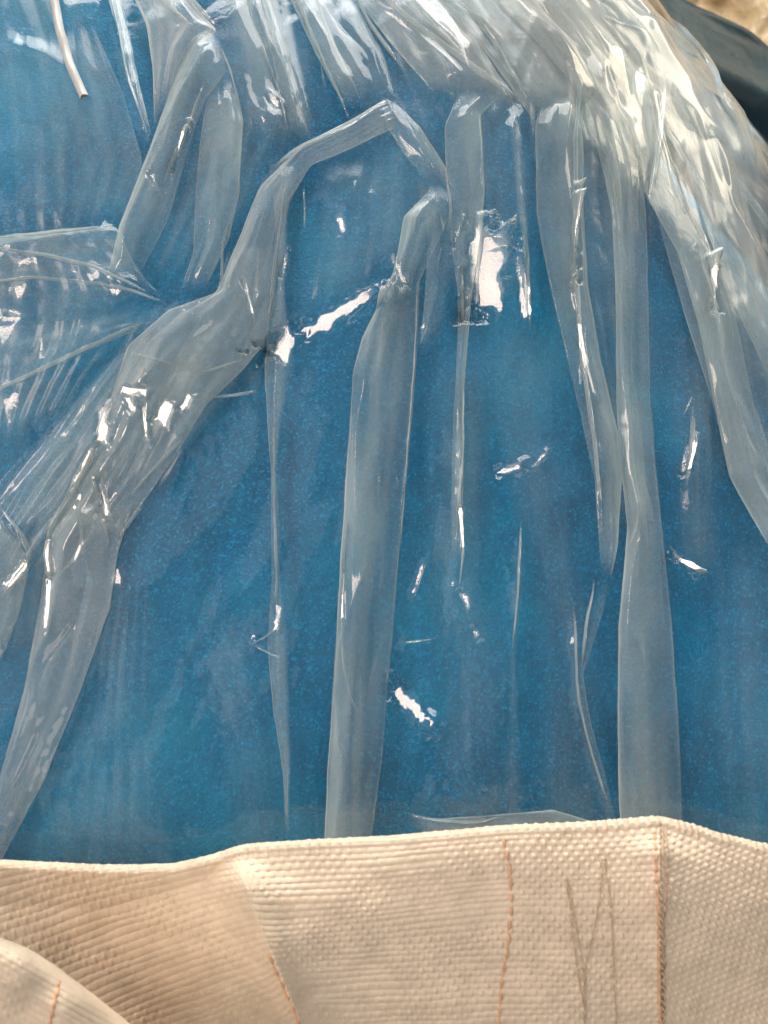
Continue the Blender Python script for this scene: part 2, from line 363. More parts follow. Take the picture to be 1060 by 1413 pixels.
def fold(rows, H=5.0, ridge=0.35, lift=2.5, mat=None, crump=1.0, seed=0, label=None, name="fold", soft='', ends='TB', dens=1.0):
    """a pleat: film doubled into a flat tube, traced by (left x, left y, right x, right y) rows from top to bottom"""
    mat = mat or M_FOLD
    seg = sum(math.hypot(b[0] - a[0], b[1] - a[1]) for a, b in zip(rows, rows[1:]))
    n = int(np.clip(seg / 3.0, 24, 420)); rs = np.array(rows, float)
    mid = np.stack([(rs[:, 0] + rs[:, 2]) / 2, (rs[:, 1] + rs[:, 3]) / 2], -1)
    s = np.concatenate([[0], np.cumsum(np.linalg.norm(np.diff(mid, axis=0), axis=1))]); u = np.linspace(0, s[-1], n)
    q = np.stack([np.interp(u, s, rs[:, k]) for k in range(4)], -1)
    for _ in range(2): q[1:-1] = (q[:-2] + 2 * q[1:-1] + q[2:]) / 4
    wid = np.hypot(q[:, 2] - q[:, 0], q[:, 3] - q[:, 1])
    m = int(np.clip(wid.max() / 2.6, 14, 90)); tt = np.linspace(0, 1, m)
    jl = 0.6 * fbm(u / 60.0, u * 0 + seed, 3, seed); jr = 0.6 * fbm(u / 60.0, u * 0 + seed + 9, 3, seed + 5)
    X = q[:, 0:1] * (1 - tt) + q[:, 2:3] * tt + jl[:, None] * (1 - tt) + jr[:, None] * tt
    Y = q[:, 1:2] * (1 - tt) + q[:, 3:4] * tt
    B = at(X, Y); Nn = nref(B[..., 0], B[..., 1])
    rp = np.clip(ridge + 0.22 * fbm(u / 150.0, u * 0 + seed + 3, 2, seed), 0.08, 0.92)[:, None]
    prof = np.where(tt[None] < rp, tt[None] / rp, (1 - tt[None]) / (1 - rp)) ** 0.9
    for q2 in range(3):
        r2 = np.clip(0.2 + 0.3 * q2 + 0.35 * fbm(u / 190.0, u * 0 + q2 * 5 + seed, 2, seed + q2), 0.05, 0.95)[:, None]
        k2 = 0.30 * sm(perlin(u / 120.0, u * 0 + q2 * 3 + seed, seed + 21), -0.3, 0.4)[:, None]
        prof = prof + k2 * np.exp(-np.abs(tt[None] - r2) / 0.07) * np.sin(np.pi * tt)[None] * (1 if q2 != 1 else -0.8)
    endk = sm(np.minimum(u, u[-1] - u), -6, 40)[:, None]
    wk = np.clip(wid / 60.0, 0.35, 1.1)[:, None]
    top = lift + H * prof * wk * endk * (1 + 0.18 * fbm(u / 120.0, u * 0 + seed, 2, seed + 2))[:, None]
    cr = 1.1 * (np.minimum(tri(X / 60 + Y / 95 + fbm(X / 90, Y / 90, 3, seed + 7)), tri(X / 80 - Y / 52 + fbm(X / 80, Y / 80, 3, seed + 8))) - 0.3) * sm(perlin(X / 80, Y / 80, seed + 4), -0.1, 0.5)
    cr = cr + 0.32 / max(crump, 1.0) * np.minimum(tri(X / 22 + Y / 47 + fbm(X / 45, Y / 45, 2, seed + 17)), tri(X / 37 - Y / 21 + fbm(X / 40, Y / 40, 2, seed + 18))) * sm(perlin(X / 55, Y / 90, seed + 14), 0.0, 0.35)
    edge = np.minimum(tt, 1 - tt)[None]
    cr = 0.45 * cr * sm(edge, 0, 0.15)
    top = top + 0.7 * crump * cr
    nf = max(1.0, wid.max() / 30.0)                       # long flutes that run with the fold
    ph = tt[None] * nf + 0.55 * fbm(u / 260.0, u * 0 + seed, 2, seed + 41)[:, None] + 0.30 * fbm(X / 70, Y / 260, 2, seed + 43)
    flute = (tri(ph) - 0.5) * (0.75 + 0.5 * perlin(X / 90, Y / 200, seed + 45)) * sm(edge, 0, 0.12) * np.clip(wid / 90.0, 0.05, 1.0)[:, None]
    if mat is not M_CREASE: top = top + (0.55 if mat is M_GATHER else 1.0) * flute
    base = film_relief(X, Y, B, Nn) * 1000.0 * 0.55
    base = np.clip(base, -3, 4)
    bot = 0.6 * lift + base * 0 + 0.4 * crump * cr
    T = B + Nn * facets(X, Y, B, (top + base + 2.0) / 1000.0)[..., None]
    Bo = B + Nn * ((bot + base + 2.0) / 1000.0)[..., None]
    ring = np.concatenate([T, Bo[:, ::-1][:, 1:-1]], axis=1)
    lay = np.ones_like(X)
    wob = 0.10 * fbm(X / 70, Y / 110, 3, seed + 31)
    if 'L' in soft: lay = lay * sm(tt[None] + wob, 0.04, 0.55)
    if 'R' in soft: lay = lay * sm(1 - tt[None] + wob, 0.04, 0.55)
    epx = np.minimum(np.where('L' in soft, 1e3, tt[None] * wid[:, None]), np.where('R' in soft, 1e3, (1 - tt[None]) * wid[:, None]))
    if mat is not M_CREASE: lay = lay * (1 + 1.2 * np.exp(-epx / 1.3))           # stacked film at the folded edge, raised to paint bright edge lines
    if mat is M_FOLD:                                       # milkiness fades from one side of the pleat to the other
        gsd = tt[None] if seed % 2 else 1 - tt[None]
        lay = lay * (1.30 - 0.85 * sm(gsd + 0.25 * fbm(u / 200.0, u * 0 + seed, 2, seed + 51)[:, None], 0.1, 0.95))
    if 'T' in ends: lay = lay * sm(u + 40 * wob.mean(1) * 4, 0, 90 if 'L' in soft and 'R' in soft else 38)[:, None]
    if 'B' in ends: lay = lay * sm(u[-1] - u, 0, 45)[:, None]
    lay = np.clip(lay * dens, 0, 3.2) * np.clip(0.85 + 0.28 * fbm(X / 60, Y / 150, 4, seed + 33) + 0.42 * fbm(tt[None] * nf * 1.7 + 0 * X, u[:, None] / 240 + 0 * X, 3, seed + 35), 0.3, 1.4)
    if mat is M_VEIL: return liner_mesh(name, T, mat, label=label, layer=lay)
    lay = np.concatenate([lay, lay[:, ::-1][:, 1:-1]], axis=1)
    return liner_mesh(name, ring, mat, wrap=True, label=label, layer=lay)

FOLDS = [
    # centre strip down to the rim
    dict(ends='T', rows=[(600, 262, 628, 285), (556, 305, 606, 335), (545, 375, 578, 395), (500, 470, 576, 470), (487, 520, 570, 560), (475, 700, 556, 700), (463, 900, 541, 880), (453, 1060, 527, 1050), (446, 1200, 506, 1200)], H=5, ridge=0.2, crump=0.35),
    # narrow strip left of it
    dict(soft='R', rows=[(372, 225, 425, 235), (380, 300, 402, 305), (385, 400, 396, 410), (367, 470, 408, 490), (367, 530, 402, 540), (375, 650, 385, 650), (377, 800, 391, 800), (371, 890, 402, 900), (380, 985, 403, 985), (392, 1060, 404, 1060), (397, 1150, 400, 1150)], H=6, ridge=0.5),
    # big sweeping fold to the lower left
    dict(rows=[(540, 140, 555, 180), (480, 175, 500, 205), (420, 205, 430, 235), (360, 265, 400, 285), (325, 350, 385, 370), (300, 408, 380, 420), (235, 432, 368, 475), (180, 480, 340, 510), (160, 540, 288, 560), (128, 640, 240, 640), (78, 730, 165, 745)], H=6, ridge=0.35, crump=2.2, mat=M_CRUMPLE),
    dict(ends='T', mat=M_CRUMPLE, rows=[(100, 690, 190, 690), (72, 745, 166, 765), (60, 830, 156, 840), (38, 950, 118, 945), (8, 1060, 68, 1070), (-30, 1190, 6, 1185)], H=6, ridge=0.2),
    dict(soft='L', rows=[(190, 470, 235, 440), (120, 540, 180, 520), (50, 610, 150, 590), (-10, 665, 110, 680), (-40, 740, 75, 735)], H=3, ridge=0.5),
    dict(mat=M_CRUMPLE, crump=2.5, rows=[(-60, 690, 0, 705), (-60, 780, 48, 775), (-60, 850, 30, 850), (-60, 930, 5, 915)], H=6, ridge=0.7),
    # upper left
    dict(rows=[(295, 45, 318, 85), (268, 62, 312, 110), (235, 140, 286, 145), (208, 215, 262, 215), (168, 318, 236, 310), (150, 400, 190, 398)], H=6, ridge=0.35),
    dict(rows=[(290, 130, 322, 110), (279, 200, 338, 175), (272, 280, 333, 270), (270, 350, 318, 335), (250, 412, 285, 405)], H=4, ridge=0.6),
    dict(rows=[(120, -60, 165, -60), (185, 0, 255, 0), (205, 45, 302, 52), (214, 100, 270, 75), (216, 190, 235, 150)], H=5, ridge=0.75, mat=M_GATHER),
    dict(rows=[(138, -60, 160, -60), (152, 0, 168, 0), (170, 60, 182, 60), (187, 130, 197, 130), (207, 205, 214, 200)], H=4, ridge=0.6),
    dict(soft='R', dens=1.3, rows=[(-60, 335, -60, 440), (0, 337, 0, 425), (90, 328, 100, 425), (165, 320, 200, 420), (200, 395, 250, 428)], H=2.5, ridge=0.15, crump=0.8),
    dict(soft='L', dens=1.3, rows=[(-60, 470, -60, 575), (0, 440, 0, 545), (100, 435, 110, 497), (190, 420, 215, 450)], H=3, ridge=0.7),
    dict(soft='L', ends='B', rows=[(265, -60, 345, -60), (285, 0, 370, 0), (312, 80, 400, 85), (322, 150, 415, 150), (345, 210, 432, 205)], H=4, ridge=0.4, crump=2.0),
    dict(soft='R', ends='B', rows=[(340, -60, 392, -60), (350, 0, 402, 0), (372, 70, 415, 80), (388, 140, 432, 150), (405, 195, 440, 200)], H=4, ridge=0.35, crump=2.2),
    dict(rows=[(375, -60, 460, -60), (398, 0, 482, 0), (435, 80, 530, 85), (478, 160, 548, 150)], H=5, ridge=0.3),
    # right of the arch: short fold to the upper right
    dict(rows=[(525, 140, 545, 150), (535, 185, 580, 185), (560, 225, 613, 235), (600, 265, 625, 275)], H=4, ridge=0.5),
    dict(rows=[(440, -60, 560, -60), (485, 0, 600, 0), (540, 70, 660, 70), (600, 140, 715, 165)], H=6, ridge=0.6, mat=M_GATHER),
    # strip with the long bright line
    dict(rows=[(640, 120, 690, 140), (612, 182, 662, 165), (615, 260, 667, 270), (622, 340, 660, 350), (632, 430, 648, 430), (628, 520, 640, 520), (622, 640, 638, 640), (622, 780, 634, 780)], H=5, ridge=0.5),
    dict(soft='LR', rows=[(690, 130, 720, 180), (700, 220, 722, 240), (712, 330, 728, 340), (720, 440, 728, 450)], H=3, ridge=0.5),
    # strips under the neck
    dict(rows=[(745, 140, 800, 120), (734, 180, 798, 180), (736, 300, 800, 300), (752, 390, 806, 400), (778, 500, 824, 500), (800, 590, 848, 600), (816, 660, 853, 660), (822, 740, 848, 750), (826, 800, 838, 800)], H=6, ridge=0.62),
    dict(ends='T', rows=[(800, 130, 850, 170), (815, 200, 878, 240), (838, 300, 884, 310), (843, 420, 888, 430), (845, 560, 890, 560), (852, 660, 903, 690), (860, 730, 912, 780), (848, 860, 922, 870), (848, 980, 932, 990), (850, 1100, 936, 1110), (855, 1180, 934, 1180)], H=5, ridge=0.2),
    dict(soft='R', rows=[(810, 160, 850, 200), (838, 250, 858, 260), (846, 340, 852, 350)], H=4, ridge=0.5),
    dict(rows=[(850, 80, 905, 130), (862, 180, 915, 210), (880, 270, 945, 300), (925, 350, 985, 370), (955, 450, 1008, 450), (975, 550, 1032, 560), (1000, 660, 1070, 670), (1060, 770, 1130, 770)], H=7, ridge=0.3),
    dict(soft='R', rows=[(905, 130, 960, 120), (930, 210, 1010, 230), (965, 320, 1060, 380), (1000, 420, 1110, 480), (1060, 540, 1160, 580)], H=6, ridge=0.5, mat=M_GATHER, crump=0.5),
    # the neck gather, upper right
    dict(rows=[(560, -60, 700, -60), (600, 0, 740, 0), (660, 70, 800, 80), (735, 180, 850, 160)], H=7, ridge=0.55, mat=M_GATHER, crump=0.5),
    dict(rows=[(690, -60, 800, -60), (715, 0, 830, 0), (775, 90, 885, 80), (790, 165, 910, 190), (850, 250, 895, 270)], H=7, ridge=0.4, mat=M_GATHER, crump=0.5),
    dict(rows=[(760, -60, 850, -60), (790, 0, 880, 0), (860, 80, 930, 70), (900, 150, 985, 150), (940, 220, 1040, 240)], H=7, ridge=0.5, mat=M_GATHER, crump=0.5),
    dict(rows=[(640, -60, 760, -60), (670, 0, 790, 0), (740, 70, 830, 70), (790, 130, 880, 140)], H=5, ridge=0.6, mat=M_GATHER, crump=0.5),
    # low puckers along the rim
    dict(soft='R', rows=[(556, 1115, 570, 1150), (600, 1125, 610, 1165), (690, 1118, 700, 1165), (760, 1112, 770, 1160), (850, 1140, 860, 1175)], H=3, ridge=0.3),
    dict(soft='LR', dens=0.8, rows=[(706, 720, 722, 720), (702, 800, 722, 810), (695, 900, 712, 910), (690, 1020, 720, 1020), (688, 1150, 725, 1150)], H=2, ridge=0.5, crump=0.5),
    dict(soft='L', dens=0.9, rows=[(820, 780, 838, 790), (800, 850, 826, 850), (790, 930, 800, 930), (796, 1010, 812, 1000), (812, 1070, 832, 1070), (830, 1150, 850, 1150)], H=2.5, ridge=0.4, crump=0.5),
    # wide sheets between the folds
    dict(soft='LR', dens=0.9, H=2, rows=[(190, 40, 450, 20), (200, 120, 460, 110), (200, 220, 440, 200), (180, 320, 400, 270), (160, 420, 330, 350)]),
    dict(soft='LR', dens=1.0, H=3, rows=[(380, -60, 700, -60), (420, 0, 740, 0), (480, 100, 790, 110), (530, 190, 780, 210), (580, 310, 760, 330), (600, 420, 740, 430)], ends='B'),
    dict(soft='L', dens=1.0, H=4, rows=[(470, -60, 760, -60), (520, 0, 800, 0), (600, 80, 850, 80), (690, 160, 900, 170), (720, 230, 900, 260)], ends='B', ridge=0.6),
    dict(soft='LR', dens=1.0, H=3, rows=[(690, 60, 910, 100), (710, 200, 920, 220), (730, 330, 915, 340), (770, 480, 910, 480), (810, 620, 915, 620), (830, 740, 920, 740)]),
    dict(soft='R', dens=1.0, H=4, rows=[(870, 130, 1060, 190), (880, 220, 1090, 270), (905, 330, 1110, 390), (940, 450, 1120, 490), (975, 560, 1120, 590), (1010, 680, 1130, 690)]),
    dict(soft='R', dens=1.0, H=4, rows=[(-60, 335, 172, 318), (-60, 400, 242, 420), (-60, 480, 225, 460), (-60, 560, 180, 500), (-60, 650, 120, 580)], ridge=0.8, ends='B'),
    dict(soft='L', dens=1.0, H=4, rows=[(190, 420, 300, 410), (130, 500, 290, 470), (60, 600, 240, 560), (0, 690, 170, 650), (-60, 790, 90, 760), (-60, 920, 60, 900)], ridge=0.6),
    dict(soft='R', dens=1.0, H=3, rows=[(320, 340, 430, 320), (300, 410, 420, 400), (260, 470, 390, 480), (220, 560, 330, 560), (170, 680, 240, 680)], ridge=0.3),
    dict(soft='LR', dens=0.9, H=2, rows=[(480, 130, 640, 150), (470, 210, 650, 230), (460, 300, 640, 320), (440, 400, 600, 400)]),
    dict(soft='L', dens=1.0, H=5, rows=[(640, -60, 820, -60), (690, 0, 870, 0), (770, 60, 950, 70), (850, 150, 1020, 160), (900, 240, 1060, 260)], ridge=0.7, ends='B'),
    # wide shallow doublings of the film that only veil the powder
    dict(soft='LR', dens=0.8, H=2, rows=[(560, 470, 700, 470), (565, 620, 690, 620), (575, 800, 690, 800), (590, 960, 710, 960), (600, 1180, 700, 1180)], ends='T'),
    dict(soft='LR', dens=0.9, H=3, rows=[(880, 440, 1010, 480), (890, 560, 1010, 580), (910, 680, 1000, 690), (920, 800, 990, 800)]),
    dict(soft='LR', dens=0.55, H=2, rows=[(930, 740, 1090, 720), (935, 930, 1100, 920), (938, 1060, 1110, 1060), (938, 1200, 1120, 1200)], ends='T'),
    dict(soft='LR', dens=0.8, H=2, rows=[(415, 235, 560, 215), (420, 300, 545, 300), (410, 370, 540, 370), (400, 440, 520, 430)]),
    dict(soft='LR', dens=0.8, H=2, rows=[(-60, -60, 150, -60), (-60, 60, 170, 60), (-40, 180, 190, 180), (-20, 330, 160, 320)], ends=''),
    dict(soft='L', dens=0.9, H=2, rows=[(40, 60, 130, 40), (30, 150, 175, 140), (50, 240, 200, 230), (60, 330, 170, 320)]),
    dict(soft='LR', dens=0.7, H=2, rows=[(135, 760, 230, 760), (120, 860, 230, 860), (90, 980, 240, 980), (40, 1100, 260, 1100), (0, 1210, 280, 1210)], ends='T'),
    dict(soft='LR', dens=0.6, H=1.5, rows=[(270, 820, 370, 820), (260, 920, 380, 920), (300, 1040, 400, 1040), (300, 1190, 410, 1190)], ends='T'),
    dict(soft='LR', dens=0.7, H=2, rows=[(640, 440, 790, 440), (650, 560, 800, 560), (680, 680, 810, 680), (720, 800, 810, 800), (720, 980, 850, 980), (720, 1190, 850, 1190)], ends='T'),
    dict(soft='LR', dens=0.9, H=3, rows=[(440, 230, 530, 210), (430, 270, 545, 270), (425, 305, 545, 285)], ridge=0.3),
    dict(soft='L', dens=0.9, H=3, rows=[(200, 470, 300, 440), (120, 600, 260, 560), (60, 700, 150, 690), (0, 800, 70, 790)], crump=2.0),
    dict(soft='R', dens=1.0, H=5, rows=[(575, 250, 640, 270), (590, 330, 640, 330), (585, 420, 625, 400), (578, 500, 610, 490)], ridge=0.4),
    dict(soft='', dens=1.0, H=3, rows=[(346, 888, 352, 890), (360, 882, 366, 895), (374, 872, 380, 898), (392, 846, 400, 890)], ridge=0.5),
]
for k, f in enumerate(FOLDS):
    if 'dens' in f: f['mat'] = M_VEIL; f.setdefault('crump', 0.6)
    fold(seed=k * 3 + 1, **f)

PINCHES = [  # bright pinched crease lines: points, width px
    ([(-60, 340), (0, 352), (65, 360), (130, 374), (212, 411)], 4), ([(-60, 572), (0, 545), (110, 494), (190, 456), (212, 448)], 4), ([(-60, 400), (60, 391), (150, 399), (235, 423)], 3.5),
    ([(-60, 343), (0, 338), (80, 330), (167, 320)], 4), ([(8, 430), (30, 434), (52, 447)], 3), ([(66, 442), (95, 433)], 3),
    ([(200, -22), (235, 18), (272, 52)], 4), ([(226, -32), (265, 10), (304, 50)], 5), ([(155, 0), (170, 60), (182, 120), (206, 192)], 4),
    ([(286, 122), (262, 190), (236, 240), (228, 270)], 4.5), ([(272, 60), (245, 105)], 4), ([(212, 235), (190, 285), (169, 320)], 4), ([(218, 135), (222, 160)], 4), ([(345, 5), (352, 45), (372, 95), (384, 125)], 3.5), ([(378, 110), (390, 145), (400, 192)], 3),
    ([(440, 85), (452, 136)], 3), ([(398, -22), (432, 60), (485, 176)], 4), ([(430, -20), (455, 60), (500, 150)], 3), ([(372, 246), (415, 213), (480, 182), (536, 150)], 3.5), ([(358, 275), (375, 245)], 3),
    ([(420, 265), (424, 300), (420, 334)], 3), ([(396, 260), (386, 330), (378, 400), (370, 470)], 4), ([(388, 375), (398, 352)], 5),
    ([(700, -30), (728, 0), (745, 35), (790, 75), (845, 124), (863, 155)], 5), ([(863, 155), (905, 160)], 4), ([(505, -20), (530, 10), (620, 80), (680, 126), (722, 156)], 4.5), ([(590, -10), (690, 63), (738, 60)], 4),
    ([(796, 85), (792, 130), (787, 200), (787, 270), (787, 370), (797, 500), (812, 590), (824, 700)], 5.5), ([(850, 20), (882, 60), (896, 100), (906, 130), (900, 190), (886, 290)], 5),
    ([(808, 155), (838, 230), (850, 310)], 3.5), ([(614, 250), (622, 300), (613, 335)], 4), ([(570, 286), (574, 312), (567, 350)], 3.5), ([(612, 335), (600, 380)], 3),
    ([(910, 30), (970, 90), (990, 150), (1060, 228)], 5), ([(860, 30), (930, 80), (965, 95)], 4), ([(900, 170), (955, 260), (1010, 350)], 4), ([(905, 150), (985, 230), (1065, 340)], 4),
    ([(307, 412), (310, 335), (325, 300)], 3.5), ([(340, 386), (350, 430), (356, 462)], 4), ([(182, 492), (228, 498), (262, 524)], 4.5), ([(262, 524), (310, 510), (347, 496)], 4), ([(284, 552), (330, 549), (362, 541)], 3.5),
    ([(152, 588), (122, 635), (95, 695), (70, 742), (74, 800), (72, 885)], 5.5), ([(207, 530), (202, 590), (208, 616)], 4), ([(125, 645), (150, 705)], 3.5), ([(180, 690), (225, 640), (272, 592)], 3.5), ([(115, 710), (120, 758), (85, 796)], 4), ([(155, 755), (142, 690)], 4), ([(165, 748), (205, 690)], 3.5),
    ([(962, 325), (968, 400), (986, 470), (988, 502)], 5), ([(938, 360), (963, 325)], 4), ([(985, 350), (1020, 392), (1052, 442)], 4), ([(637, 360), (637, 455)], 4), ([(638, 520), (637, 620), (632, 690), (637, 760), (630, 822)], 4.5),
    ([(946, 552), (930, 582)], 3), ([(945, 560), (943, 640), (937, 684)], 3.5), ([(914, 752), (930, 773), (962, 798)], 4), ([(962, 798), (945, 780), (938, 768), (928, 775)], 3.5), ([(937, 684), (932, 716), (944, 718)], 3),
    ([(380, 560), (379, 680), (383, 760), (383, 850)], 4), ([(485, 700), (475, 760), (472, 900), (481, 952), (497, 986)], 4), ([(348, 888), (372, 880), (388, 866), (392, 850)], 3), ([(348, 888), (370, 897), (400, 912)], 3),
    ([(5, 700), (42, 745), (49, 778), (25, 805), (2, 830)], 5), ([(575, 390), (573, 480), (562, 620), (552, 760)], 3), ([(590, 770), (578, 800), (570, 832)], 3), ([(554, 886), (580, 884), (604, 880)], 3), ([(716, 715), (712, 800), (703, 900)], 3), ([(546, 660), (553, 672), (540, 680)], 3.5),
    ([(815, 800), (800, 880), (797, 930)], 3), ([(786, 830), (792, 960), (812, 1040), (835, 1110)], 3.5), ([(874, 700), (872, 730), (855, 770)], 3), ([(430, 1160), (450, 1156), (500, 1157)], 3), ([(566, 1120), (640, 1130), (690, 1122)], 3.5), ([(848, 1150), (880, 1146), (900, 1136)], 4),
    ([(80, 945), (100, 950)], 3.5), ([(32, 960), (38, 975)], 4), ([(615, 180), (640, 165), (660, 160)], 3), ([(722, 330), (725, 400), (727, 462)], 4),
    ([(640, 20), (680, 70), (700, 110), (725, 150)], 3), ([(560, 10), (600, 50), (655, 105)], 3), ([(745, 90), (770, 95), (790, 78)], 3), ([(815, 0), (850, 45), (880, 62)], 3.5), ([(655, 40), (690, 62)], 3), ([(480, -10), (520, 60), (560, 110)], 3), ([(300, 60), (322, 110), (338, 175)], 3),
]
for k, (pts, wd) in enumerate(PINCHES):
    n = max(4, int(sum(math.hypot(b[0] - a[0], b[1] - a[1]) for a, b in zip(pts, pts[1:])) / 14))
    c, u = poly_resample(pts, n, 1)
    c = c + 1.1 * np.stack([perlin(u / 33, u * 0, k + 1), perlin(u / 33, u * 0 + 5, k + 3)], -1)
    tan = np.gradient(c, axis=0); tan /= np.linalg.norm(tan, axis=1, keepdims=True); nor = np.stack([-tan[:, 1], tan[:, 0]], -1)
    hw = wd * 0.5 * (0.55 + 0.45 * np.sin(np.linspace(0.05, 0.95, n) * np.pi)) * (1 + 0.5 * perlin(u / 25, u * 0, k + 7))
    rows = [(c[q, 0] + nor[q, 0] * hw[q], c[q, 1] + nor[q, 1] * hw[q], c[q, 0] - nor[q, 0] * hw[q], c[q, 1] - nor[q, 1] * hw[q]) for q in range(n)]
    fold(rows, H=7, ridge=0.5, lift=3.5, mat=M_CREASE, crump=0.2, seed=200 + k, name="crease", ends='TB')

# ------------------------------------------------------------------ thin pale strip on the film, upper left
sp, u = poly_resample([(70, -60), (80, 0), (90, 55), (104, 105), (125, 152)], 60, 6)
tt = np.linspace(0, 1, 9); wd = 6.0
tan = np.gradient(sp, axis=0); tan /= np.linalg.norm(tan, axis=1, keepdims=True); nor = np.stack([-tan[:, 1], tan[:, 0]], -1)
X = sp[:, 0:1] + nor[:, 0:1] * (tt - 0.5) * 2 * wd; Y = sp[:, 1:2] + nor[:, 1:2] * (tt - 0.5) * 2 * wd
B = at(X, Y); Nn = nref(B[..., 0], B[..., 1])
hh = 0.010 + 0.0022 * np.sin(tt * np.pi)[None] + 0.0006 * np.sin(u / 9.0)[:, None]
T = B + Nn * hh[..., None]; Bo = B + Nn * (hh - 0.0012 - 0.001 * np.sin(tt * np.pi)[None])[..., None]
o = grid_mesh("plastic_strip", np.concatenate([T, Bo[:, ::-1]], 1), M_STRIP, None, True)
tag(o, "narrow white plastic strip hanging over the film with its end cut off", "strip")

# ------------------------------------------------------------------ woven bag: rim and front in view
RIM = np.array([(-260, 1206), (0, 1200), (150, 1207), (240, 1205), (290, 1193), (335, 1178), (430, 1172), (520, 1168), (620, 1160), (700, 1152), (800, 1148), (870, 1143), (912, 1139), (950, 1148), (1000, 1164), (1060, 1178), (1320, 1215)], float)
def rim_y(px):
    return (np.interp(px - 12, RIM[:, 0], RIM[:, 1]) + np.interp(px, RIM[:, 0], RIM[:, 1]) + np.interp(px + 12, RIM[:, 0], RIM[:, 1])) / 3
def xc(py): return 322 + 0.40 * (py - 1178)               # the corner crease, left
def bag_depth(px, py):
    l = py - rim_y(px)
    y = -0.010 - 0.024 * (1 - np.exp(-np.clip(l, 0, None) / 110.0))
    dl = xc(py) - px                                       # left of the crease the cloth falls back into a hollow
    y = y + np.where(dl > 0, 1, 0) * (0.003 * sm(dl, 0, 230) * sm(l, 0, 40) + 0.006 * sm(dl, 0, 60))
    y = y - 0.009 * np.exp(-np.abs(dl) / 30.0) * sm(l, 0, 50)
    dr = px - 912
    y = y + np.where(dr > 0, 1, 0) * (0.007 * sm(dr, 0, 260) * sm(l, 0, 120)) - 0.004 * np.exp(-np.abs(dr) / 40.0) * sm(l, 0, 40)
    y = y + 0.0025 * np.sin(px / 95.0 + 0.6) * np.sin(l / 70.0) * sm(l, 5, 80) + 0.0012 * fbm(px / 140.0, py / 90.0, 2, 81) * sm(l, 5, 60)
    return np.minimum(y, -0.0085)
def weave_ab(px, py):
    l = py - rim_y(px); c = xc(py)
    b0 = l + 5.0 * np.sin(px / 110.0 + l / 60.0) * sm(l, 10, 120) + 3 * fbm(px / 160, py / 60, 2, 91) * sm(l, 10, 90)
    lc = py - 1178
    ml = 0.20 + 0.12 * sm(lc, 0, 220)
    bl = lc - ml * (c - px) + 2 * fbm(px / 120, py / 60, 2, 93)
    br = (py - 1139) + 0.46 * (px - 912)
    kl = sm(c - px, -14, 22); kr = sm(px, 906, 918)
    b = b0 * (1 - kl) + bl * kl; b = b * (1 - kr) + br * kr
    a0 = px + 0.02 * py + 4 * fbm(px / 200, py / 80, 2, 95)
    al = px - 0.28 * lc
    ar = px - 0.5 * (py - 1139)
    a = a0 * (1 - kl) + al * kl; a = a * (1 - kr) + ar * kr
    a = a / 7.2; b = b / 8.8
    return a + 0.12 * perlin(a * 0.5, b * 0.6, 141), b + 0.28 * fbm(b * 0.30, a * 0.035, 2, 143)
def weave_h(a, b, px, py):
    rib = np.abs(np.sin(np.pi * b)) ** 0.5
    chk = np.sin(np.pi * a) * np.sin(np.pi * b) * np.where(np.floor(b).astype(int) % 2 == 0, 1, 1)
    bump = np.abs(np.sin(np.pi * a)) ** 0.6 * np.where((np.floor(a) + np.floor(b)).astype(int) % 2 == 0, 1.0, 0.25) * rib
    k = np.clip(0.22 + 0.35 * sm(fbm(px / 120, py / 60, 2, 97), -0.4, 0.5) + 0.35 * sm(px, 680, 760), 0, 0.9)
    irr = 1 + 0.35 * perlin(a * 0.37, np.floor(b) * 1.7, 99)
    return (0.00085 * rib * (1 - k) + 0.00120 * bump * k) * irr
def bag_point(px, py, out=0.0):
    d = rays(px, py); y = bag_depth(px, py); t = (y - CAM[1]) / d[..., 1]
    P = CAM + d * t[..., None]
    return P + np.array([0, -0.75, 0.66]) * np.asarray(out)[..., None] if np.ndim(out) else P + np.array([0, -0.75, 0.66]) * out

bag = empty("bulk_bag", (0, -0.02, -0.75))
tag(bag, "cream woven bulk bag with its folded rim in front of the blue powder", "bag")
BL = np.array(bag.location)
def bag_mesh(name, P, mat, wrap=False, label=None, smooth=True):
    o = grid_mesh(name, P - BL, mat, bag, wrap, smooth)
    if label: o["label"] = label
    return o
xs = np.concatenate([np.linspace(-560, -65, 40), np.linspace(-60, 1120, 840), np.linspace(1125, 1620, 40)]); nx = len(xs)
lin = np.concatenate([np.linspace(0, 1, 230)])
X = np.ones((230, 1)) * xs[None]; Yr = rim_y(xs)[None]
Y = Yr + lin[:, None] * (1440 - Yr)
A, Bq = weave_ab(X, Y); hw = weave_h(A, Bq, X, Y)
groove = -0.0012 * np.exp(-((X - 914) / 3.0) ** 2)
front = bag_point(X, Y, hw + groove)
# the rim rolls over and goes down behind, inside the bag
rim0 = front[0]; back = []
for k, ang in enumerate(np.linspace(15, 180, 14)[::-1]):
    rr = 0.0022
    q = rim0.copy(); off = rr * (1 - math.cos(R(ang))); q[:, 1] += off; q[:, 2] += 0.8 * rr * math.sin(R(ang))
    ph = Bq[0] - 4.0 * R(ang) * rr / 0.0022 * 0.35
    q[:, 2] += weave_h(A[0], ph, X[0], Y[0]) * 0.8
    back.append(q)
tail = back[0].copy(); tail[:, 2] -= 0.05; tail[:, 1] += 0.004
low = front[-1].copy(); l1 = low.copy(); l1[:, 2] -= 0.12; l1[:, 1] -= 0.03; l2 = l1.copy(); l2[:, 2] = -0.748; l2[:, 1] = -0.03
allrows = np.concatenate([tail[None], np.array(back), front, l1[None], l2[None]], 0)
bag_mesh("front_panel", allrows, M_WEAVE)

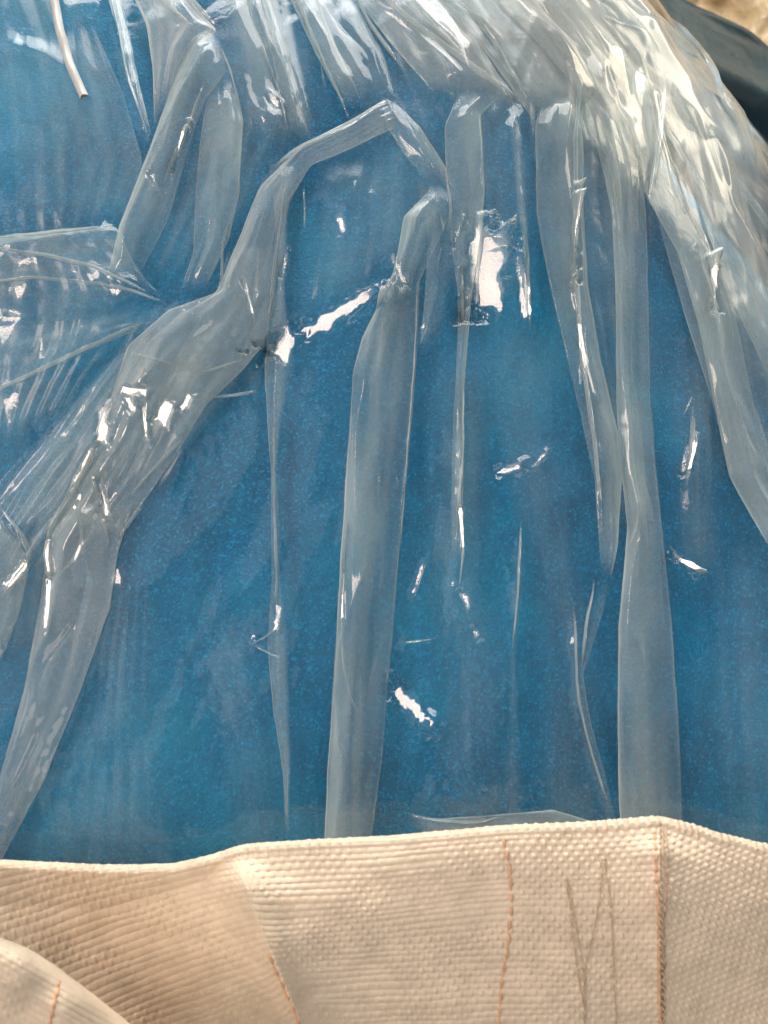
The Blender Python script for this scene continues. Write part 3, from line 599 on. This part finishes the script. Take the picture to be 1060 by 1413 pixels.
for name, q in (("side_panel", [(-0.47, -0.028, 0), (-0.53, 0.3, 0.02), (-0.52, 0.95, 0.01)]), ("side_panel", [(0.47, -0.028, 0), (0.53, 0.3, 0.02), (0.52, 0.95, 0.01)]), ("back_panel", [(-0.52, 0.952, 0.01), (0, 0.98, 0.0), (0.52, 0.952, 0.01)])):
    c, u = poly_resample([(a, b) for a, b, _ in q], 40, 4)
    top = np.concatenate([c, np.full((40, 1), -0.04)], 1); bot = top.copy(); bot[:, 2] = -0.748
    inn = top * np.array([0.985, 1, 1]) - np.array([0, 0.008, 0.02])
    bag_mesh(name, np.array([inn, top, bot]), M_WEAVE)

# flap turned over at the lower left, nearer to the eye
fx = np.linspace(-120, 260, 300); 
edge_x = np.array([-120, 0, 40, 80, 130, 190, 260]); edge_y = np.array([1255, 1293, 1308, 1334, 1372, 1420, 1475])
X = np.ones((150, 1)) * fx[None]; ey = np.interp(fx, edge_x, edge_y)
for _ in range(30): ey[1:-1] = (ey[:-2] + ey[1:-1] * 2 + ey[2:]) / 4
Y = ey[None] + np.linspace(0, 1, 150)[:, None] * 190
d = rays(X, Y); l = Y - ey[None]
yv = -0.062 - 0.016 * np.sqrt(np.clip(l / 60, 0, 1)) - 0.004 * sm(l, 60, 190) + 0.003 * fbm(X / 120, Y / 120, 2, 111)
hw = weave_h((X + 0.3 * Y) / 8.5, (0.55 * X - Y) / 10.0, X, Y) * 0.55
Pf = CAM + d * ((yv - CAM[1]) / d[..., 1])[..., None] + np.array([0, -0.7, 0.7]) * hw[..., None]
b0 = Pf[0].copy(); rows = []
for k, (dy, dz) in enumerate([(0.020, -0.07), (0.010, -0.035), (0.003, -0.010)]):
    q = b0.copy(); q[:, 1] += dy; q[:, 2] += dz; rows.append(q)
lo = Pf[-1].copy(); lo[:, 2] -= 0.1; lo[:, 1] += 0.03
bag_mesh("turned_flap", np.concatenate([np.array(rows), Pf, lo[None]], 0), M_WEAVE)
def flap_point(px, py, out):
    e = np.interp(px, fx, ey); l = py - e; d = rays(px, py)
    y = -0.062 - 0.016 * np.sqrt(np.clip(l / 60, 0, 1)) - 0.004 * sm(l, 60, 190) + 0.003 * fbm(px / 120, py / 120, 2, 111)
    return CAM + d * ((y - CAM[1]) / d[..., 1])[..., None] + np.array([0, -0.7, 0.7]) * np.asarray(out)[..., None]

def ribbon(name, pts, half, mat, wave=True, pf=bag_point, amp=0.00045, per=19.6, lift=0.0010):
    n = int(max(20, np.hypot(*(np.array(pts[-1]) - np.array(pts[0]))) / 1.6))
    c, u = poly_resample(pts, n, 8)
    c[:, 0] += 0.8 * fbm(u / 25, u * 0, 2, int(abs(pts[0][0])) % 50)
    tan = np.gradient(c, axis=0); tan /= np.linalg.norm(tan, axis=1, keepdims=True); nor = np.stack([-tan[:, 1], tan[:, 0]], -1)
    tt = np.array([-1, -0.4, 0.4, 1])
    X = c[:, 0:1] + nor[:, 0:1] * tt * half; Y = c[:, 1:2] + nor[:, 1:2] * tt * half
    h = lift + amp * np.sin(u / per * 2 * np.pi)[:, None] * (1 if wave else 0) - 0.0002 * tt[None] ** 2
    T = pf(X, Y, h); Bt = pf(X, Y, h - 0.0004)
    return bag_mesh(name, np.concatenate([T, Bt[:, ::-1]], 1), mat, True)
def thread(name, pts, rad, mat, wob=1.2, lift=0.0011, pf=bag_point, seed=1):
    n = int(max(16, np.sum(np.hypot(*np.diff(np.array(pts, float), axis=0).T)) / 2.2))
    c, u = poly_resample(pts, n, 3)
    c[:, 0] += wob * fbm(u / 9, u * 0, 3, seed)
    P = pf(c[:, 0], c[:, 1], lift + 0.0004 * np.sin(u / 4.0))
    tan = np.gradient(P, axis=0); tan /= np.linalg.norm(tan, axis=1, keepdims=True)
    a = np.cross(tan, [0, 0.7, 0.7]); a /= np.linalg.norm(a, axis=1, keepdims=True); b = np.cross(tan, a)
    an = np.linspace(0, 2 * np.pi, 7)[:-1]
    rv = rad * (1 + 0.25 * np.sin(u / 3.0))
    ring = P[:, None] + rv[:, None, None] * (np.cos(an)[None, :, None] * a[:, None] + np.sin(an)[None, :, None] * b[:, None])
    return bag_mesh(name, ring, mat, True)
ribbon("orange_yarn", [(694, 1156), (704, 1200), (706, 1250), (700, 1310), (692, 1360), (687, 1436)], 1.9, M_ORANGE)
ribbon("orange_yarn", [(903, 1150), (905, 1200), (908, 1260), (909, 1330), (911, 1436)], 1.8, M_ORANGE, per=15)
ribbon("orange_yarn", [(372, 1320), (392, 1365), (408, 1400), (422, 1436)], 1.8, M_ORANGE, per=19)
ribbon("orange_yarn", [(84, 1352), (76, 1380), (66, 1436)], 1.8, M_ORANGE, pf=flap_point, per=15)
thread("loose_thread", [(781, 1212), (786, 1250), (791, 1300), (798, 1350), (806, 1390), (808, 1436)], 0.00028, M_THREAD, seed=3)
thread("loose_thread", [(784, 1222), (795, 1280), (806, 1350), (805, 1436)], 0.00024, M_THREAD, seed=5)
thread("loose_thread", [(832, 1186), (827, 1240), (817, 1295), (808, 1330), (806, 1436)], 0.00024, M_THREAD, seed=7)
thread("loose_thread", [(833, 1186), (841, 1240), (845, 1300), (847, 1370), (852, 1436)], 0.00028, M_THREAD, seed=9)
# seam: a chain of stitches down the corner
k = 0; yv = 1140.0
while yv < 1420:
    x0 = 913 + 1.5 * math.sin(yv / 30.0) + (yv - 1140) * 0.004
    thread("seam_stitch", [(x0 - 3, yv), (x0 + 1, yv + 6), (x0 + 3, yv + 13)], 0.00032, M_THREAD, wob=0.6, lift=0.0009, seed=k % 40)
    yv += 9.5; k += 1
thread("seam_thread", [(918, 1142), (922, 1180), (919, 1250), (917, 1330), (915, 1436)], 0.00028, M_THREAD, wob=2.0, seed=13)

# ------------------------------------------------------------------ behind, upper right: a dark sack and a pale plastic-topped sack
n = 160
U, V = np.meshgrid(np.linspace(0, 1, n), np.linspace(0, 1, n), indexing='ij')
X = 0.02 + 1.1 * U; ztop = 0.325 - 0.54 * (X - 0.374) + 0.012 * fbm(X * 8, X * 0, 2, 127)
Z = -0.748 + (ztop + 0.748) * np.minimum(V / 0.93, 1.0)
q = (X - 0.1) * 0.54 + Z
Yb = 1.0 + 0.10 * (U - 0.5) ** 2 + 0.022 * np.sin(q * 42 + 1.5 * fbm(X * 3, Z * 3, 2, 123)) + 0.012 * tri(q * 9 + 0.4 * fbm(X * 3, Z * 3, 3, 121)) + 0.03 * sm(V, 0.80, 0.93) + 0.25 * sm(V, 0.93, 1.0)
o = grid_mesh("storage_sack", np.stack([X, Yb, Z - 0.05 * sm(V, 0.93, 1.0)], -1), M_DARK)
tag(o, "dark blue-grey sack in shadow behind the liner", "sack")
X = 0.05 + 1.3 * U; Z = -0.748 + 1.55 * V
q = X * 0.6 + Z
Yb = 1.30 + 0.35 * sm(V, 0.45, 1.0) + 0.05 * fbm(X * 5, Z * 5, 2, 131) + 0.05 * tri(q * 5 + 0.8 * fbm(X * 4, Z * 4, 3, 133)) + 0.02 * tri(X * 9 - Z * 7 + fbm(X * 6, Z * 6, 3, 135))
o = grid_mesh("plastic_sack", np.stack([X, Yb, Z], -1), M_CREAM)
tag(o, "pale cream plastic sack showing in the corner above the dark sack", "sack")
